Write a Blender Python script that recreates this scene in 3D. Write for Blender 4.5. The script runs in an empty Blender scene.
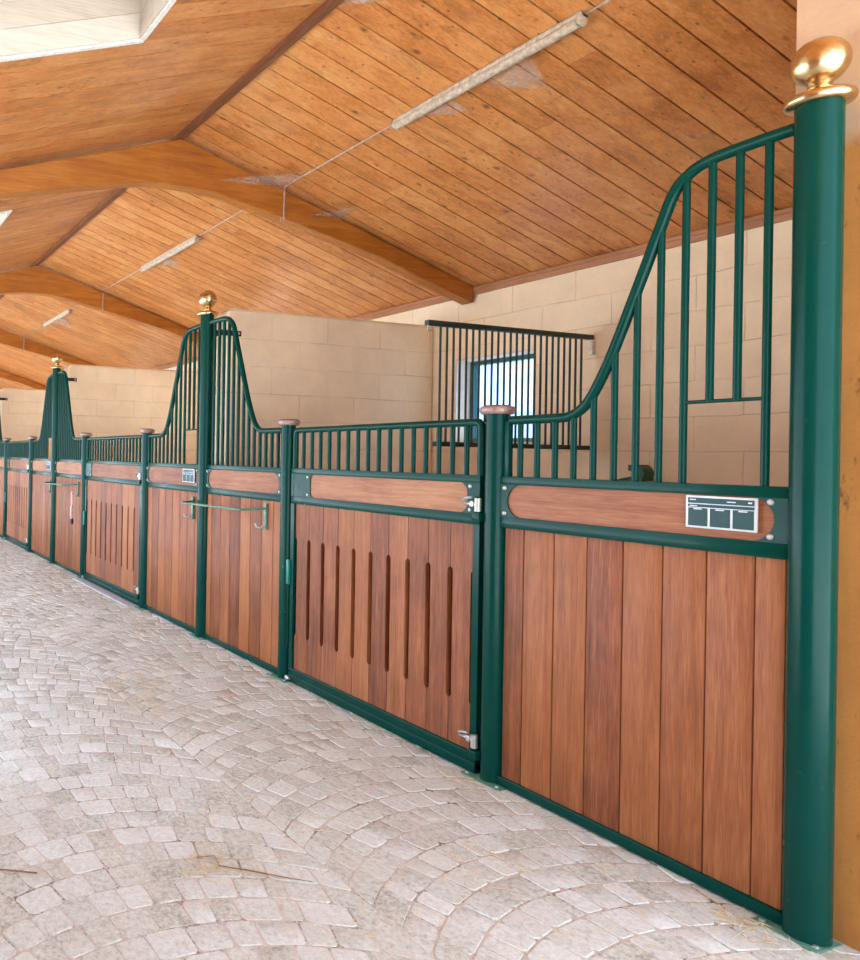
import bpy, bmesh, math, random
from mathutils import Vector, Matrix
random.seed(7)
PI = math.pi
scene = bpy.context.scene
COL = scene.collection

# ------------------------------------------------------------------ materials
def new_mat(name):
    m = bpy.data.materials.new(name); m.use_nodes = True
    nt = m.node_tree; b = nt.nodes['Principled BSDF']
    return m, nt, b
def N(nt, t, **kw):
    n = nt.nodes.new(t)
    for k, v in kw.items():
        if k in n.inputs: n.inputs[k].default_value = v
        else: setattr(n, k, v)
    return n
def L(nt, a, b): nt.links.new(a, b)
def coords(nt, scale=(1, 1, 1), rot=(0, 0, 0), loc=(0, 0, 0)):
    g = nt.nodes.new('ShaderNodeNewGeometry')     # world position: everything here stands still
    mp = nt.nodes.new('ShaderNodeMapping'); mp.inputs['Scale'].default_value = scale
    mp.inputs['Rotation'].default_value = rot; mp.inputs['Location'].default_value = loc
    L(nt, g.outputs['Position'], mp.inputs['Vector']); return mp.outputs['Vector']
def ramp(nt, fac, stops):
    r = nt.nodes.new('ShaderNodeValToRGB')
    while len(r.color_ramp.elements) < len(stops): r.color_ramp.elements.new(0.5)
    for e, (p, c) in zip(r.color_ramp.elements, stops):
        e.position = p; e.color = (c[0], c[1], c[2], 1)
    L(nt, fac, r.inputs['Fac']); return r.outputs['Color']
def mix(nt, fac, a, b, mode='MIX'):
    m = nt.nodes.new('ShaderNodeMix'); m.data_type = 'RGBA'; m.blend_type = mode
    for sock, v in ((m.inputs[0], fac), (m.inputs[6], a), (m.inputs[7], b)):
        if hasattr(v, 'links'): L(nt, v, sock)
        else: sock.default_value = v if isinstance(v, (int, float)) else (v[0], v[1], v[2], 1)
    return m.outputs[2]
def math_(nt, op, a, b=0.0):
    m = nt.nodes.new('ShaderNodeMath'); m.operation = op
    for i, v in enumerate((a, b)):
        if hasattr(v, 'links'): L(nt, v, m.inputs[i])
        else: m.inputs[i].default_value = v
    return m.outputs[0]
def bump(nt, b, h, strength=.3, dist=.01, prev=None):
    n = nt.nodes.new('ShaderNodeBump'); n.inputs['Strength'].default_value = strength
    n.inputs['Distance'].default_value = dist; L(nt, h, n.inputs['Height'])
    if prev is not None: L(nt, prev, n.inputs['Normal'])
    L(nt, n.outputs[0], b.inputs['Normal']); return n.outputs[0]
def noise(nt, vec, scale, detail=4, rough=.55, dist=0):
    n = nt.nodes.new('ShaderNodeTexNoise'); n.inputs['Scale'].default_value = scale
    n.inputs['Detail'].default_value = detail; n.inputs['Roughness'].default_value = rough
    n.inputs['Distortion'].default_value = dist; L(nt, vec, n.inputs['Vector']); return n.outputs['Fac']

def mat_green(name, base=(.0011, .045, .031), chips=.0):
    m, nt, b = new_mat(name)
    v = coords(nt)
    n1 = noise(nt, v, 9, 4)
    c = ramp(nt, n1, [(.3, tuple(x*.95 for x in base)), (.7, tuple(x*1.06 for x in base))])
    fine = noise(nt, coords(nt, (1, 1, .5)), 60, 5, .7)
    th = ramp(nt, fine, [(.71-chips, (0, 0, 0)), (.75-chips, (1, 1, 1))])
    if chips: c = mix(nt, th, c, (.16, .30, .23))
    L(nt, c, b.inputs['Base Color'])
    r = ramp(nt, noise(nt, v, 25, 3), [(.3, (.16,)*3), (.8, (.30,)*3)]); L(nt, r, b.inputs['Roughness'])
    b.inputs['Specular IOR Level'].default_value = .13
    return m
def mat_wood(name, axis, dark, mid, light, gscale=1.0, rough=.5, knots=False, spread=.45, coat=.0):
    """grain running along axis; per-board tone comes from the attribute 'tone'"""
    m, nt, b = new_mat(name)
    at = nt.nodes.new('ShaderNodeAttribute'); at.attribute_name = 'tone'
    s = [34*gscale]*3; s[axis] = 1.6*gscale
    g = nt.nodes.new('ShaderNodeNewGeometry')
    off = nt.nodes.new('ShaderNodeVectorMath'); off.operation = 'MULTIPLY_ADD'
    L(nt, at.outputs['Color'], off.inputs[0]); off.inputs[1].default_value = (7, 7, 7)
    L(nt, g.outputs['Position'], off.inputs[2])
    mp = nt.nodes.new('ShaderNodeMapping'); mp.inputs['Scale'].default_value = s
    L(nt, off.outputs[0], mp.inputs['Vector'])
    gr = noise(nt, mp.outputs['Vector'], 1.0, 6, .62, .8)
    mp2 = nt.nodes.new('ShaderNodeMapping'); s2 = [230*gscale]*3; s2[axis] = 11*gscale
    mp2.inputs['Scale'].default_value = s2; L(nt, off.outputs[0], mp2.inputs['Vector'])
    fine = noise(nt, mp2.outputs['Vector'], 1.0, 3, .6)
    blotch = noise(nt, off.outputs[0], 3.0, 3, .6)
    a = math_(nt, 'ADD', math_(nt, 'MULTIPLY', gr, 1.0-spread), math_(nt, 'MULTIPLY', at.outputs['Fac'], spread))
    a = math_(nt, 'ADD', a, math_(nt, 'MULTIPLY', math_(nt, 'SUBTRACT', fine, .5), .62))
    a = math_(nt, 'ADD', a, math_(nt, 'MULTIPLY', math_(nt, 'SUBTRACT', blotch, .5), .45))
    c = ramp(nt, a, [(.22, dark), (.5, mid), (.8, light)])
    if axis == 2:     # some boards lean to orange, some to plum
        hsh = math_(nt, 'FRACT', math_(nt, 'MULTIPLY', at.outputs['Fac'], 37.7))
        c = mix(nt, math_(nt, 'MULTIPLY', hsh, .38), c, tuple(x*y for x, y in zip(light, (1.0, .92, .62))))
    if knots:
        sk = [1.0, 1.0, 1.0]; sk[axis] = .5
        mp3 = nt.nodes.new('ShaderNodeMapping'); mp3.inputs['Scale'].default_value = sk
        L(nt, off.outputs[0], mp3.inputs['Vector'])
        vo = nt.nodes.new('ShaderNodeTexVoronoi'); vo.inputs['Scale'].default_value = 8.5
        vo.inputs['Randomness'].default_value = 1; L(nt, mp3.outputs['Vector'], vo.inputs['Vector'])
        vd = math_(nt, 'ADD', vo.outputs['Distance'], math_(nt, 'MULTIPLY', math_(nt, 'SUBTRACT', fine, .5), .06))
        k = ramp(nt, vd, [(.05, (1, 1, 1)), (.15, (0, 0, 0))])
        c = mix(nt, math_(nt, 'MULTIPLY', k, .85), c, tuple(x*.22 for x in mid))
        vo2 = nt.nodes.new('ShaderNodeTexVoronoi'); vo2.inputs['Scale'].default_value = 19
        L(nt, mp3.outputs['Vector'], vo2.inputs['Vector'])
        k2 = ramp(nt, math_(nt, 'ADD', vo2.outputs['Distance'], math_(nt, 'MULTIPLY', math_(nt, 'SUBTRACT', fine, .5), .12)), [(.06, (1, 1, 1)), (.14, (0, 0, 0))])
        c = mix(nt, math_(nt, 'MULTIPLY', k2, .8), c, tuple(x*.25 for x in mid))
        dk = ramp(nt, noise(nt, coords(nt, (6, 1.6, 6)), 1.6, 6, .75, 1.0), [(.53, (0, 0, 0)), (.70, (1, 1, 1))])
        c = mix(nt, math_(nt, 'MULTIPLY', dk, .65), c, tuple(x*.38 for x in mid))
        st = noise(nt, coords(nt), 1.1, 4, .7)
        sf = ramp(nt, st, [(.52, (0, 0, 0)), (.75, (1, 1, 1))])
        c = mix(nt, math_(nt, 'MULTIPLY', sf, .28), c, tuple(min(1, x*1.5+.08) for x in light))
    L(nt, c, b.inputs['Base Color'])
    b.inputs['Roughness'].default_value = rough; b.inputs['Specular IOR Level'].default_value = .3
    b.inputs['Coat Weight'].default_value = coat; b.inputs['Coat Roughness'].default_value = .3
    bump(nt, b, gr, .18, .004)
    return m
def mat_wall(name, u_axis, base, dado=None, blocks=1.0):
    m, nt, b = new_mat(name)
    g = nt.nodes.new('ShaderNodeNewGeometry'); sp = nt.nodes.new('ShaderNodeSeparateXYZ'); L(nt, g.outputs['Position'], sp.inputs[0])
    cb = nt.nodes.new('ShaderNodeCombineXYZ')
    wob = noise(nt, g.outputs['Position'], 3, 3)
    wv = math_(nt, 'MULTIPLY', math_(nt, 'SUBTRACT', wob, .5), .02)
    L(nt, math_(nt, 'ADD', sp.outputs[u_axis], wv), cb.inputs[0])
    L(nt, math_(nt, 'ADD', sp.outputs[2], wv), cb.inputs[1])
    br = nt.nodes.new('ShaderNodeTexBrick'); L(nt, cb.outputs[0], br.inputs['Vector'])
    br.inputs['Scale'].default_value = 1; br.inputs['Brick Width'].default_value = .5; br.inputs['Row Height'].default_value = .2037
    br.inputs['Mortar Size'].default_value = .004; br.inputs['Mortar Smooth'].default_value = .6; br.offset = .5
    br.inputs['Color1'].default_value = (.0, .0, .0, 1); br.inputs['Color2'].default_value = (1, 1, 1, 1); br.inputs['Mortar'].default_value = (.5,)*3+(1,)
    n1 = noise(nt, g.outputs['Position'], 2.2, 5, .65); n2 = noise(nt, g.outputs['Position'], 55, 5, .75)
    c = ramp(nt, n1, [(.25, tuple(x*.86 for x in base)), (.75, tuple(min(1, x*1.1) for x in base))])
    c = mix(nt, .1, c, br.outputs['Color'], 'SOFT_LIGHT')
    jn = math_(nt, 'MULTIPLY', math_(nt, 'MULTIPLY', br.outputs['Fac'], blocks), ramp(nt, noise(nt, g.outputs['Position'], 2.6, 2), [(.45, (.04,)*3), (.68, (.60,)*3)])) if blocks else None
    jn_old = math_(nt, 'MULTIPLY', br.outputs['Fac'], ramp(nt, noise(nt, g.outputs['Position'], 2.6, 2), [(.45, (.04,)*3), (.68, (.60,)*3)]))
    if jn is not None: c = mix(nt, jn, c, tuple(x*.42 for x in base))
    pit = ramp(nt, n2, [(.28, (1, 1, 1)), (.38, (0, 0, 0))])
    c = mix(nt, math_(nt, 'MULTIPLY', pit, .35), c, tuple(x*.5 for x in base))
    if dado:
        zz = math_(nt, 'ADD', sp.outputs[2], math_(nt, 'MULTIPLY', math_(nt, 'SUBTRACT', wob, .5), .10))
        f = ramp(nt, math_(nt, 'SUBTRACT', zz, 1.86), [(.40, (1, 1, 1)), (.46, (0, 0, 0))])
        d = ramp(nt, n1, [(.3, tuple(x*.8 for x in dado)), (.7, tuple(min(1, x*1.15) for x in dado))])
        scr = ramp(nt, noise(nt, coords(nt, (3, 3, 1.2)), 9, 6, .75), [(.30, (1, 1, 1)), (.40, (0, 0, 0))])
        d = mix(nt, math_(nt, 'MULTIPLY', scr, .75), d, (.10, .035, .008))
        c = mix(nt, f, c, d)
    L(nt, c, b.inputs['Base Color']); b.inputs['Roughness'].default_value = .9
    h = math_(nt, 'SUBTRACT', math_(nt, 'MULTIPLY', n2, .35), math_(nt, 'MULTIPLY', br.outputs['Fac'], .8*blocks))
    h = math_(nt, 'ADD', h, math_(nt, 'MULTIPLY', noise(nt, g.outputs['Position'], 14, 4, .6), .6))
    bump(nt, b, h, .5, .012)
    return m
def mat_simple(name, c, rough=.5, metal=0, var=.15, ns=30, bmp=0):
    m, nt, b = new_mat(name)
    n1 = noise(nt, coords(nt), ns, 4, .65)
    cc = ramp(nt, n1, [(.3, tuple(x*(1-var) for x in c)), (.7, tuple(min(1, x*(1+var)) for x in c))])
    L(nt, cc, b.inputs['Base Color']); b.inputs['Roughness'].default_value = rough; b.inputs['Metallic'].default_value = metal
    if bmp: bump(nt, b, n1, bmp, .004)
    return m

M = {}
M['green'] = mat_green('green_paint')
M['green_worn'] = mat_green('green_paint_worn', chips=.045)
M['teal'] = mat_simple('teal_hinge_paint', (.004, .20, .15), .35)
M['board'] = mat_wood('hardwood_upright', 2, (.105, .026, .009), (.27, .078, .028), (.44, .165, .060), 1.0, .5, spread=.24)
M['rail_wood'] = mat_wood('hardwood_lying', 0, (.17, .052, .019), (.34, .118, .048), (.48, .21, .09), 1.0, .5, spread=.25)
M['ceiling'] = mat_wood('pine_boarding', 1, (.34, .105, .022), (.57, .205, .052), (.70, .33, .115), .5, .45, knots=True, spread=.2, coat=.25)
M['beam'] = mat_wood('glued_beam_pine', 1, (.25, .070, .009), (.40, .125, .015), (.52, .21, .04), .55, .42, knots=False, spread=.2, coat=.2)
M['darkwood'] = mat_wood('dark_ridge_board', 0, (.10, .032, .012), (.19, .066, .026), (.30, .13, .06), .8, .6)
M['cornice'] = mat_wood('cornice_board', 0, (.26, .10, .04), (.42, .18, .08), (.55, .28, .14), .8, .55)
M['reveal'] = mat_wood('pale_reveal_pine', 1, (.44, .32, .23), (.60, .46, .34), (.70, .58, .46), .7, .6)
M['whitetrim'] = mat_simple('white_chipped_trim', (.78, .76, .68), .7, 0, .2, 60, .3)
WALL = (.93, .725, .49)
M['wall_x'] = mat_wall('peach_blockwork_back', 0, WALL)
M['wall_y'] = mat_wall('peach_blockwork_partition', 1, WALL)
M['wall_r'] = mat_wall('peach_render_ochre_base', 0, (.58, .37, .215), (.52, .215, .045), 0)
M['brass'] = mat_simple('polished_brass', (.66, .49, .25), .27, 1, .25, 26, .4)
M['cap'] = mat_simple('worn_copper_cap', (.36, .235, .195), .48, .6, .35, 60, .3)
M['steel'] = mat_simple('galvanised_steel', (.55, .52, .47), .4, .8, .2)
M['bolt'] = mat_simple('zinc_bolt', (.42, .41, .38), .5, .6, .15)
M['iron'] = mat_simple('blackened_green_iron', (.014, .035, .028), .5, .1, .3)
M['black'] = mat_simple('black_iron', (.012, .012, .014), .5, .2, .3)
M['palegreen'] = mat_simple('faded_green_rod', (.12, .25, .17), .4, .15, .35, 25)
M['signwhite'] = mat_simple('sign_white', (.66, .67, .66), .4, .2, .06)
M['signgreen'] = mat_simple('sign_green', (.003, .045, .040), .5, 0, .1)
M['dust'] = mat_simple('dusty_plastic', (.46, .36, .26), .85, 0, .35, 45, .5)
M['cable'] = mat_simple('dusty_conduit', (.42, .32, .25), .8, 0, .3, 30)
M['winframe'] = mat_simple('dark_green_window_frame', (.02, .11, .10), .4)
M['winwood'] = mat_simple('painted_reveal', (.80, .66, .52), .6, 0, .08, 10)
M['plastic_green'] = mat_simple('dark_green_plastic', (.004, .10, .03), .35)
M['rope'] = mat_simple('pink_white_rope', (.72, .46, .42), .8, 0, .35, 120)
M['straw'] = mat_simple('straw', (.66, .49, .26), .75, 0, .35, 40)
M['twig'] = mat_simple('brown_twig', (.26, .13, .05), .8, 0, .3, 60)
M['sill'] = mat_simple('pale_concrete', (.50, .46, .48), .9, 0, .2, 30, .3)
M['roofback'] = mat_simple('dark_gap', (.05, .025, .012), .9)
M['plain'] = mat_simple('pale_straw_bedding', (.78, .66, .42), .9, 0, .15, 60, .3)
M['outside'] = mat_simple('bounce_paving', (.72, .715, .68), .95, 0, .10, 1.5)
# cobbles
m, nt, b = new_mat('granite_setts')
at = N(nt, 'ShaderNodeAttribute', attribute_name='tone')
v = coords(nt)
big = noise(nt, v, .9, 5, .65); sm = noise(nt, v, 48, 6, .85); md = noise(nt, v, 7, 4, .6)
a = math_(nt, 'ADD', math_(nt, 'MULTIPLY', at.outputs['Fac'], .12), math_(nt, 'MULTIPLY', sm, .68))
a = math_(nt, 'ADD', a, math_(nt, 'MULTIPLY', md, .2))
c = ramp(nt, a, [(.36, (.38, .34, .26)), (.46, (.66, .645, .54)), (.60, (.85, .855, .77))])
dirt = ramp(nt, math_(nt, 'ADD', math_(nt, 'MULTIPLY', big, .6), math_(nt, 'MULTIPLY', md, .4)), [(.46, (0, 0, 0)), (.64, (1, 1, 1))])
c = mix(nt, math_(nt, 'MULTIPLY', dirt, .42), c, (.52, .43, .33))
L(nt, c, b.inputs['Base Color']); b.inputs['Roughness'].default_value = .8
bump(nt, b, sm, .6, .010); M['setts'] = m
m, nt, b = new_mat('joint_sand')
v = coords(nt); c = ramp(nt, math_(nt, 'ADD', math_(nt, 'MULTIPLY', noise(nt, v, 5, 5, .7), .6), math_(nt, 'MULTIPLY', noise(nt, v, 90, 3), .4)), [(.38, (.20, .15, .11)), (.48, (.60, .52, .42)), (.65, (.74, .67, .56))])
L(nt, c, b.inputs['Base Color']); b.inputs['Roughness'].default_value = .95; M['joint'] = m
# glass
m, nt, b = new_mat('window_glass'); nt.nodes.remove(b)
tr = N(nt, 'ShaderNodeBsdfTransparent'); gl = N(nt, 'ShaderNodeBsdfGlossy', Roughness=.05); mx = N(nt, 'ShaderNodeMixShader'); mx.inputs[0].default_value = .08
L(nt, tr.outputs[0], mx.inputs[1]); L(nt, gl.outputs[0], mx.inputs[2]); L(nt, mx.outputs[0], nt.nodes['Material Output'].inputs[0]); M['glass'] = m
m, nt, b = new_mat('dimmed_window_glass'); nt.nodes.remove(b)
tr = N(nt, 'ShaderNodeBsdfTransparent'); tr.inputs[0].default_value = (.60, .68, .76, 1); gl = N(nt, 'ShaderNodeBsdfGlossy', Roughness=.08); mx = N(nt, 'ShaderNodeMixShader'); mx.inputs[0].default_value = .05  # even tint put into the pane to dim the sky behind it
L(nt, tr.outputs[0], mx.inputs[1]); L(nt, gl.outputs[0], mx.inputs[2]); L(nt, mx.outputs[0], nt.nodes['Material Output'].inputs[0]); M['dimglass'] = m
m, nt, b = new_mat('dimmed_skylight_sheet'); nt.nodes.remove(b)
tr = N(nt, 'ShaderNodeBsdfTransparent'); tr.inputs[0].default_value = (.50, .49, .47, 1); gl = N(nt, 'ShaderNodeBsdfGlossy', Roughness=.2); mx = N(nt, 'ShaderNodeMixShader'); mx.inputs[0].default_value = .05  # even tint cuts the daylight so the reveal does not burn out
L(nt, tr.outputs[0], mx.inputs[1]); L(nt, gl.outputs[0], mx.inputs[2]); L(nt, mx.outputs[0], nt.nodes['Material Output'].inputs[0]); M['skypane'] = m
# cobweb
m, nt, b = new_mat('dusty_cobweb')
b.inputs['Base Color'].default_value = (.62, .54, .46, 1); b.inputs['Roughness'].default_value = 1
al = ramp(nt, noise(nt, coords(nt, (1, 1, 1)), 16, 6, .8, 2.5), [(.38, (.0,)*3), (.66, (.75,)*3)])
at = N(nt, 'ShaderNodeAttribute', attribute_name='tone')
al2 = math_(nt, 'MULTIPLY', al, at.outputs['Fac'])
L(nt, al2, b.inputs['Alpha']); M['web'] = m

# ------------------------------------------------------------------ mesh helpers
class MB:
    def __init__(s): s.bm = bmesh.new(); s.t = s.bm.loops.layers.float_color.new('tone'); s.sm = False
    def _tone(s, faces, t, smooth=False):
        for f in faces:
            f.smooth = smooth
            for l in f.loops: l[s.t] = (t, t, t, 1)
    def box(s, x0, x1, y0, y1, z0, z1, t=.5, bev=0):
        vs = [s.bm.verts.new((x, y, z)) for x in (x0, x1) for y in (y0, y1) for z in (z0, z1)]
        idx = [(0, 1, 3, 2), (4, 6, 7, 5), (0, 4, 5, 1), (2, 3, 7, 6), (0, 2, 6, 4), (1, 5, 7, 3)]
        fs = [s.bm.faces.new([vs[i] for i in q]) for q in idx]
        s._tone(fs, t)
        if bev:
            es = list({e for f in fs for e in f.edges})
            r = bmesh.ops.bevel(s.bm, geom=es, offset=bev, segments=2, affect='EDGES', profile=.5)
            s._tone([f for f in r['faces']], t)
        return s
    def hexa(s, pts, t=.5):
        vs = [s.bm.verts.new(p) for p in pts]   # bottom 4 (ccw), top 4
        fs = [s.bm.faces.new([vs[i] for i in q]) for q in ((3, 2, 1, 0), (4, 5, 6, 7), (0, 1, 5, 4), (1, 2, 6, 5), (2, 3, 7, 6), (3, 0, 4, 7))]
        s._tone(fs, t); return s
    def prism(s, pts, fr, to, t=.5, plane='xz'):
        """extrude a 2D outline: plane xz along y, plane yz along x, plane xy along z"""
        def P(a, b_, c):
            return {'xz': (a, c, b_), 'yz': (c, a, b_), 'xy': (a, b_, c)}[plane]
        A = [s.bm.verts.new(P(p[0], p[1], fr)) for p in pts]; B = [s.bm.verts.new(P(p[0], p[1], to)) for p in pts]
        n = len(pts); fs = [s.bm.faces.new(A), s.bm.faces.new(B[::-1])]
        fs += [s.bm.faces.new((A[i], B[i], B[(i+1) % n], A[(i+1) % n])) for i in range(n)]
        bmesh.ops.recalc_face_normals(s.bm, faces=fs); s._tone(fs, t); return s
    def tube(s, pts, r, seg=12, t=.5, caps=True):
        pts = [Vector(p) for p in pts]; n = len(pts); rings = []
        ref = None
        for i, p in enumerate(pts):
            d = (pts[min(i+1, n-1)]-pts[max(i-1, 0)]).normalized()
            if ref is None: ref = Vector((0, 0, 1)) if abs(d.z) < .9 else Vector((1, 0, 0))
            u = (ref - d*ref.dot(d)).normalized(); ref = u; w = d.cross(u)
            rr = r[i] if isinstance(r, (list, tuple)) else r
            rings.append([s.bm.verts.new(p+(u*math.cos(2*PI*k/seg)+w*math.sin(2*PI*k/seg))*rr) for k in range(seg)])
        fs = []
        for a, c in zip(rings, rings[1:]):
            for k in range(seg): fs.append(s.bm.faces.new((a[k], a[(k+1) % seg], c[(k+1) % seg], c[k])))
        s._tone(fs, t, True)
        if caps:
            cf = [s.bm.faces.new(rings[0][::-1]), s.bm.faces.new(rings[-1])]; s._tone(cf, t)
        return s
    def lathe(s, prof, c=(0, 0, 0), seg=32, t=.5):
        rings = []
        for r, z in prof:
            if r < 1e-5: rings.append([s.bm.verts.new((c[0], c[1], c[2]+z))])
            else: rings.append([s.bm.verts.new((c[0]+r*math.cos(2*PI*k/seg), c[1]+r*math.sin(2*PI*k/seg), c[2]+z)) for k in range(seg)])
        fs = []
        for a, d in zip(rings, rings[1:]):
            for k in range(seg):
                q = [a[k % len(a)], a[(k+1) % seg % len(a)], d[(k+1) % seg % len(d)], d[k % len(d)]]
                u = []
                for v in q:
                    if v not in u: u.append(v)
                if len(u) > 2: fs.append(s.bm.faces.new(u))
        s._tone(fs, t, True); return s
    def build(s, name, mat, parent=None, loc=None):
        me = bpy.data.meshes.new(name); s.bm.to_mesh(me); s.bm.free()
        me.materials.append(mat)
        try: me.set_sharp_from_angle(angle=math.radians(38))
        except Exception: pass
        o = bpy.data.objects.new(name, me); COL.objects.link(o)
        if loc: o.location = loc
        if parent: o.parent = parent
        return o
def tag(o, label, cat, group=None, kind=None):
    o['label'] = label; o['category'] = cat
    if group: o['group'] = group
    if kind: o['kind'] = kind
    return o
def thing(name, label, cat, loc, group=None):
    o = bpy.data.objects.new(name, None); COL.objects.link(o); o.location = loc; o.empty_display_size = .1
    return tag(o, label, cat, group)
def struct(o, label, cat='setting'):
    o['kind'] = 'structure'; o['label'] = label; o['category'] = cat; return o
def arc(cx, cz, r, a0, a1, n=10):
    return [(cx+r*math.cos(a0+(a1-a0)*i/n), cz+r*math.sin(a0+(a1-a0)*i/n)) for i in range(n+1)]

# ------------------------------------------------------------------ layout (metres)
PX = [-1.383, -2.4805, -4.019, -5.1055, -6.204, -7.8855, -9.0426, -10.170, -11.721, -12.84]
TALL = {0, 3, 6, 9}
B = 2.04                 # back wall face
RY, RZ, K = -.49, 3.498, .319     # ridge line and roof slope
def roofz(y): return RZ - K*abs(y-RY)
XL, XR = -19.0, .8       # building extent seen
YE = -3.45                # eaves of the side left open to let daylight in

# ------------------------------------------------------------------ floor of fan-laid setts
mb = MB()
R_, HW, ROW = .98, .65, .119
def corner(x0, th, depthfrac):
    u = R_*math.sin(th); return u
strips = [-3.05, -1.75, -.45]
tmax = math.asin(HW/R_)
def P2(x0, u): return x0 + R_ - math.sqrt(max(R_*R_-u*u, 0))
for sc in strips:
    ns = 14
    nrows = int((XR - XL)/ROW)+8
    shift0 = random.uniform(0, ROW)
    for k in range(nrows):
        x0 = XL - .4 + k*ROW + shift0
        n = ns + random.choice((-1, 0, 0, 1))
        ph = random.uniform(-.35, .35)
        ths = [-tmax] + [(-tmax + 2*tmax*(i+ph*.6)/n + random.uniform(-.026, .026)) for i in range(1, n)] + [tmax]
        for i in range(n):
            a0, a1 = ths[i], ths[i+1]
            cs = []
            for th, side in ((a0, 0), (a1, 0), (a1, 1), (a0, 1)):
                u = R_*math.sin(th)
                if side and abs(abs(th)-tmax) > 1e-4: u -= ROW*math.sin(2*th)*.42*(1-(abs(th)/tmax)**6)
                x = P2(x0+(ROW if side else 0), u)
                cs.append(Vector((x, sc+u, 0)))
            cen = sum(cs, Vector())/4
            if cen.x < XL or cen.x > XR or cen.y > .16: continue
            g = .0012+random.uniform(0, .0022)
            dz = random.uniform(-.003, .001); tx, ty = random.uniform(-.03, .03), random.uniform(-.03, .03)
            rings = []
            for ins, z in ((g, -.012), (g+.0008, -.004), (g+.0028, dz)):
                ring = []
                for ci, cc in enumerate(cs):
                    d = (cen-cc); dl = d.length
                    p = cc + d*min(.45, ins*1.35/dl)
                    zz = z if z < -.001 and ins < g+.005 else z+tx*(p.x-cen.x)+ty*(p.y-cen.y)
                    ring.append(p+Vector((0, 0, zz)))
                rings.append(ring)
            # soften corners: eight-point outline
            vr = []
            for ring in rings:
                out = []
                for q in range(4):
                    pv, cu, nx = ring[q-1], ring[q], ring[(q+1) % 4]
                    f1 = .10
                    out += [cu.lerp(pv, f1), cu.lerp(nx, f1)]
                if False: pass
                vr.append([mb.bm.verts.new(p) for p in out])
            tone = random.random(); fs = []
            for r0, r1 in zip(vr, vr[1:]):
                for q in range(8): fs.append(mb.bm.faces.new((r0[q], r0[(q+1) % 8], r1[(q+1) % 8], r1[q])))
            fs.append(mb.bm.faces.new(vr[-1]))
            mb._tone(fs, tone, False)
setts = mb.build('floor', M['setts'])
struct(setts, 'pale grey-beige granite setts laid in overlapping arcs along the aisle', 'floor')
mb = MB(); mb.box(XL, XR, -3.72, .16, -.03, -.0032)
struct(mb.build('floor', M['joint']), 'sandy joints between the aisle setts', 'floor')
mb = MB(); mb.box(XL, XR, .16, B, -.05, -.004)
struct(mb.build('floor', M['plain']), 'pale bedding inside the horse boxes', 'floor')
mb = MB(); mb.box(-30, 14, -22, -3.72, -.06, -.01); mb.box(XR, 14, -3.72, 8, -.06, -.01)  # out-of-view ground, added pale to throw sunlight up into the stable
struct(mb.build('floor', M['outside']), 'unseen pale paving added outside to bounce daylight under the roof', 'floor')

# ------------------------------------------------------------------ walls
WX0, WX1, WZ0, WZ1 = -4.775, -4.045, 1.485, 2.155
mb = MB()
zt = roofz(B)+.02
OPEN = [(WX0-11.15, WX1-11.15), (WX0-7.43, WX1-7.43), (WX0-3.72, WX1-3.72), (WX0, WX1)]  # all but the last are unseen openings, added to light the farther boxes
xs_ = [XL]+[v for o_ in OPEN for v in o_]+[XR]
for q in range(0, len(xs_), 2): mb.box(xs_[q], xs_[q+1], B, B+.2, 0, zt)
for xa, xb in OPEN: mb.box(xa, xb, B, B+.2, 0, WZ0); mb.box(xa, xb, B, B+.2, WZ1, zt)
struct(mb.build('wall_back', M['wall_x']), 'long peach painted block wall behind the horse boxes', 'wall')
mb = MB(); mb.prism([(YE, 0), (B, 0), (B, roofz(B)), (RY, RZ), (YE, roofz(YE))], XL-.2, XL, plane='yz')
struct(mb.build('wall_far', M['wall_y']), 'far end wall of the stable', 'wall')
# cross wall behind the nearest tall post, up to the boards
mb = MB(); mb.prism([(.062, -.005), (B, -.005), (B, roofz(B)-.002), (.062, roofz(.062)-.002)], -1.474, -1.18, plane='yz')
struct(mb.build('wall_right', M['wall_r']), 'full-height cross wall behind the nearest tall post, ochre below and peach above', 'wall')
def partition(xp, lab):
    mb = MB(); H = 2.462; y0 = .11
    pts = [(y0, -.004), (B, -.004), (B, H)] + arc(y0+.07, H-.07, .07, PI/2, PI, 8)
    mb.prism(pts, xp-.085, xp+.10, plane='yz')
    o = mb.build('wall_partition', M['wall_y'])
    bv = o.modifiers.new('bev', 'BEVEL'); bv.width = .02; bv.segments = 3; bv.limit_method = 'ANGLE'
    struct(o, lab, 'wall')
partition(PX[3], 'peach block partition wall behind the second tall post')
partition(PX[6], 'peach block partition wall behind the third tall post')
partition(PX[9], 'peach block partition wall at the far left edge')

mb = MB(); mb.box(-2.9, XR, -3.44, -3.30, 0, roofz(-3.30)+.01)  # out of view; dark timber chosen to keep post reflections low
struct(mb.build('wall_left', M['darkwood']), 'unseen boarded wall behind the camera, made dark to dim reflections in the posts', 'wall')
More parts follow.
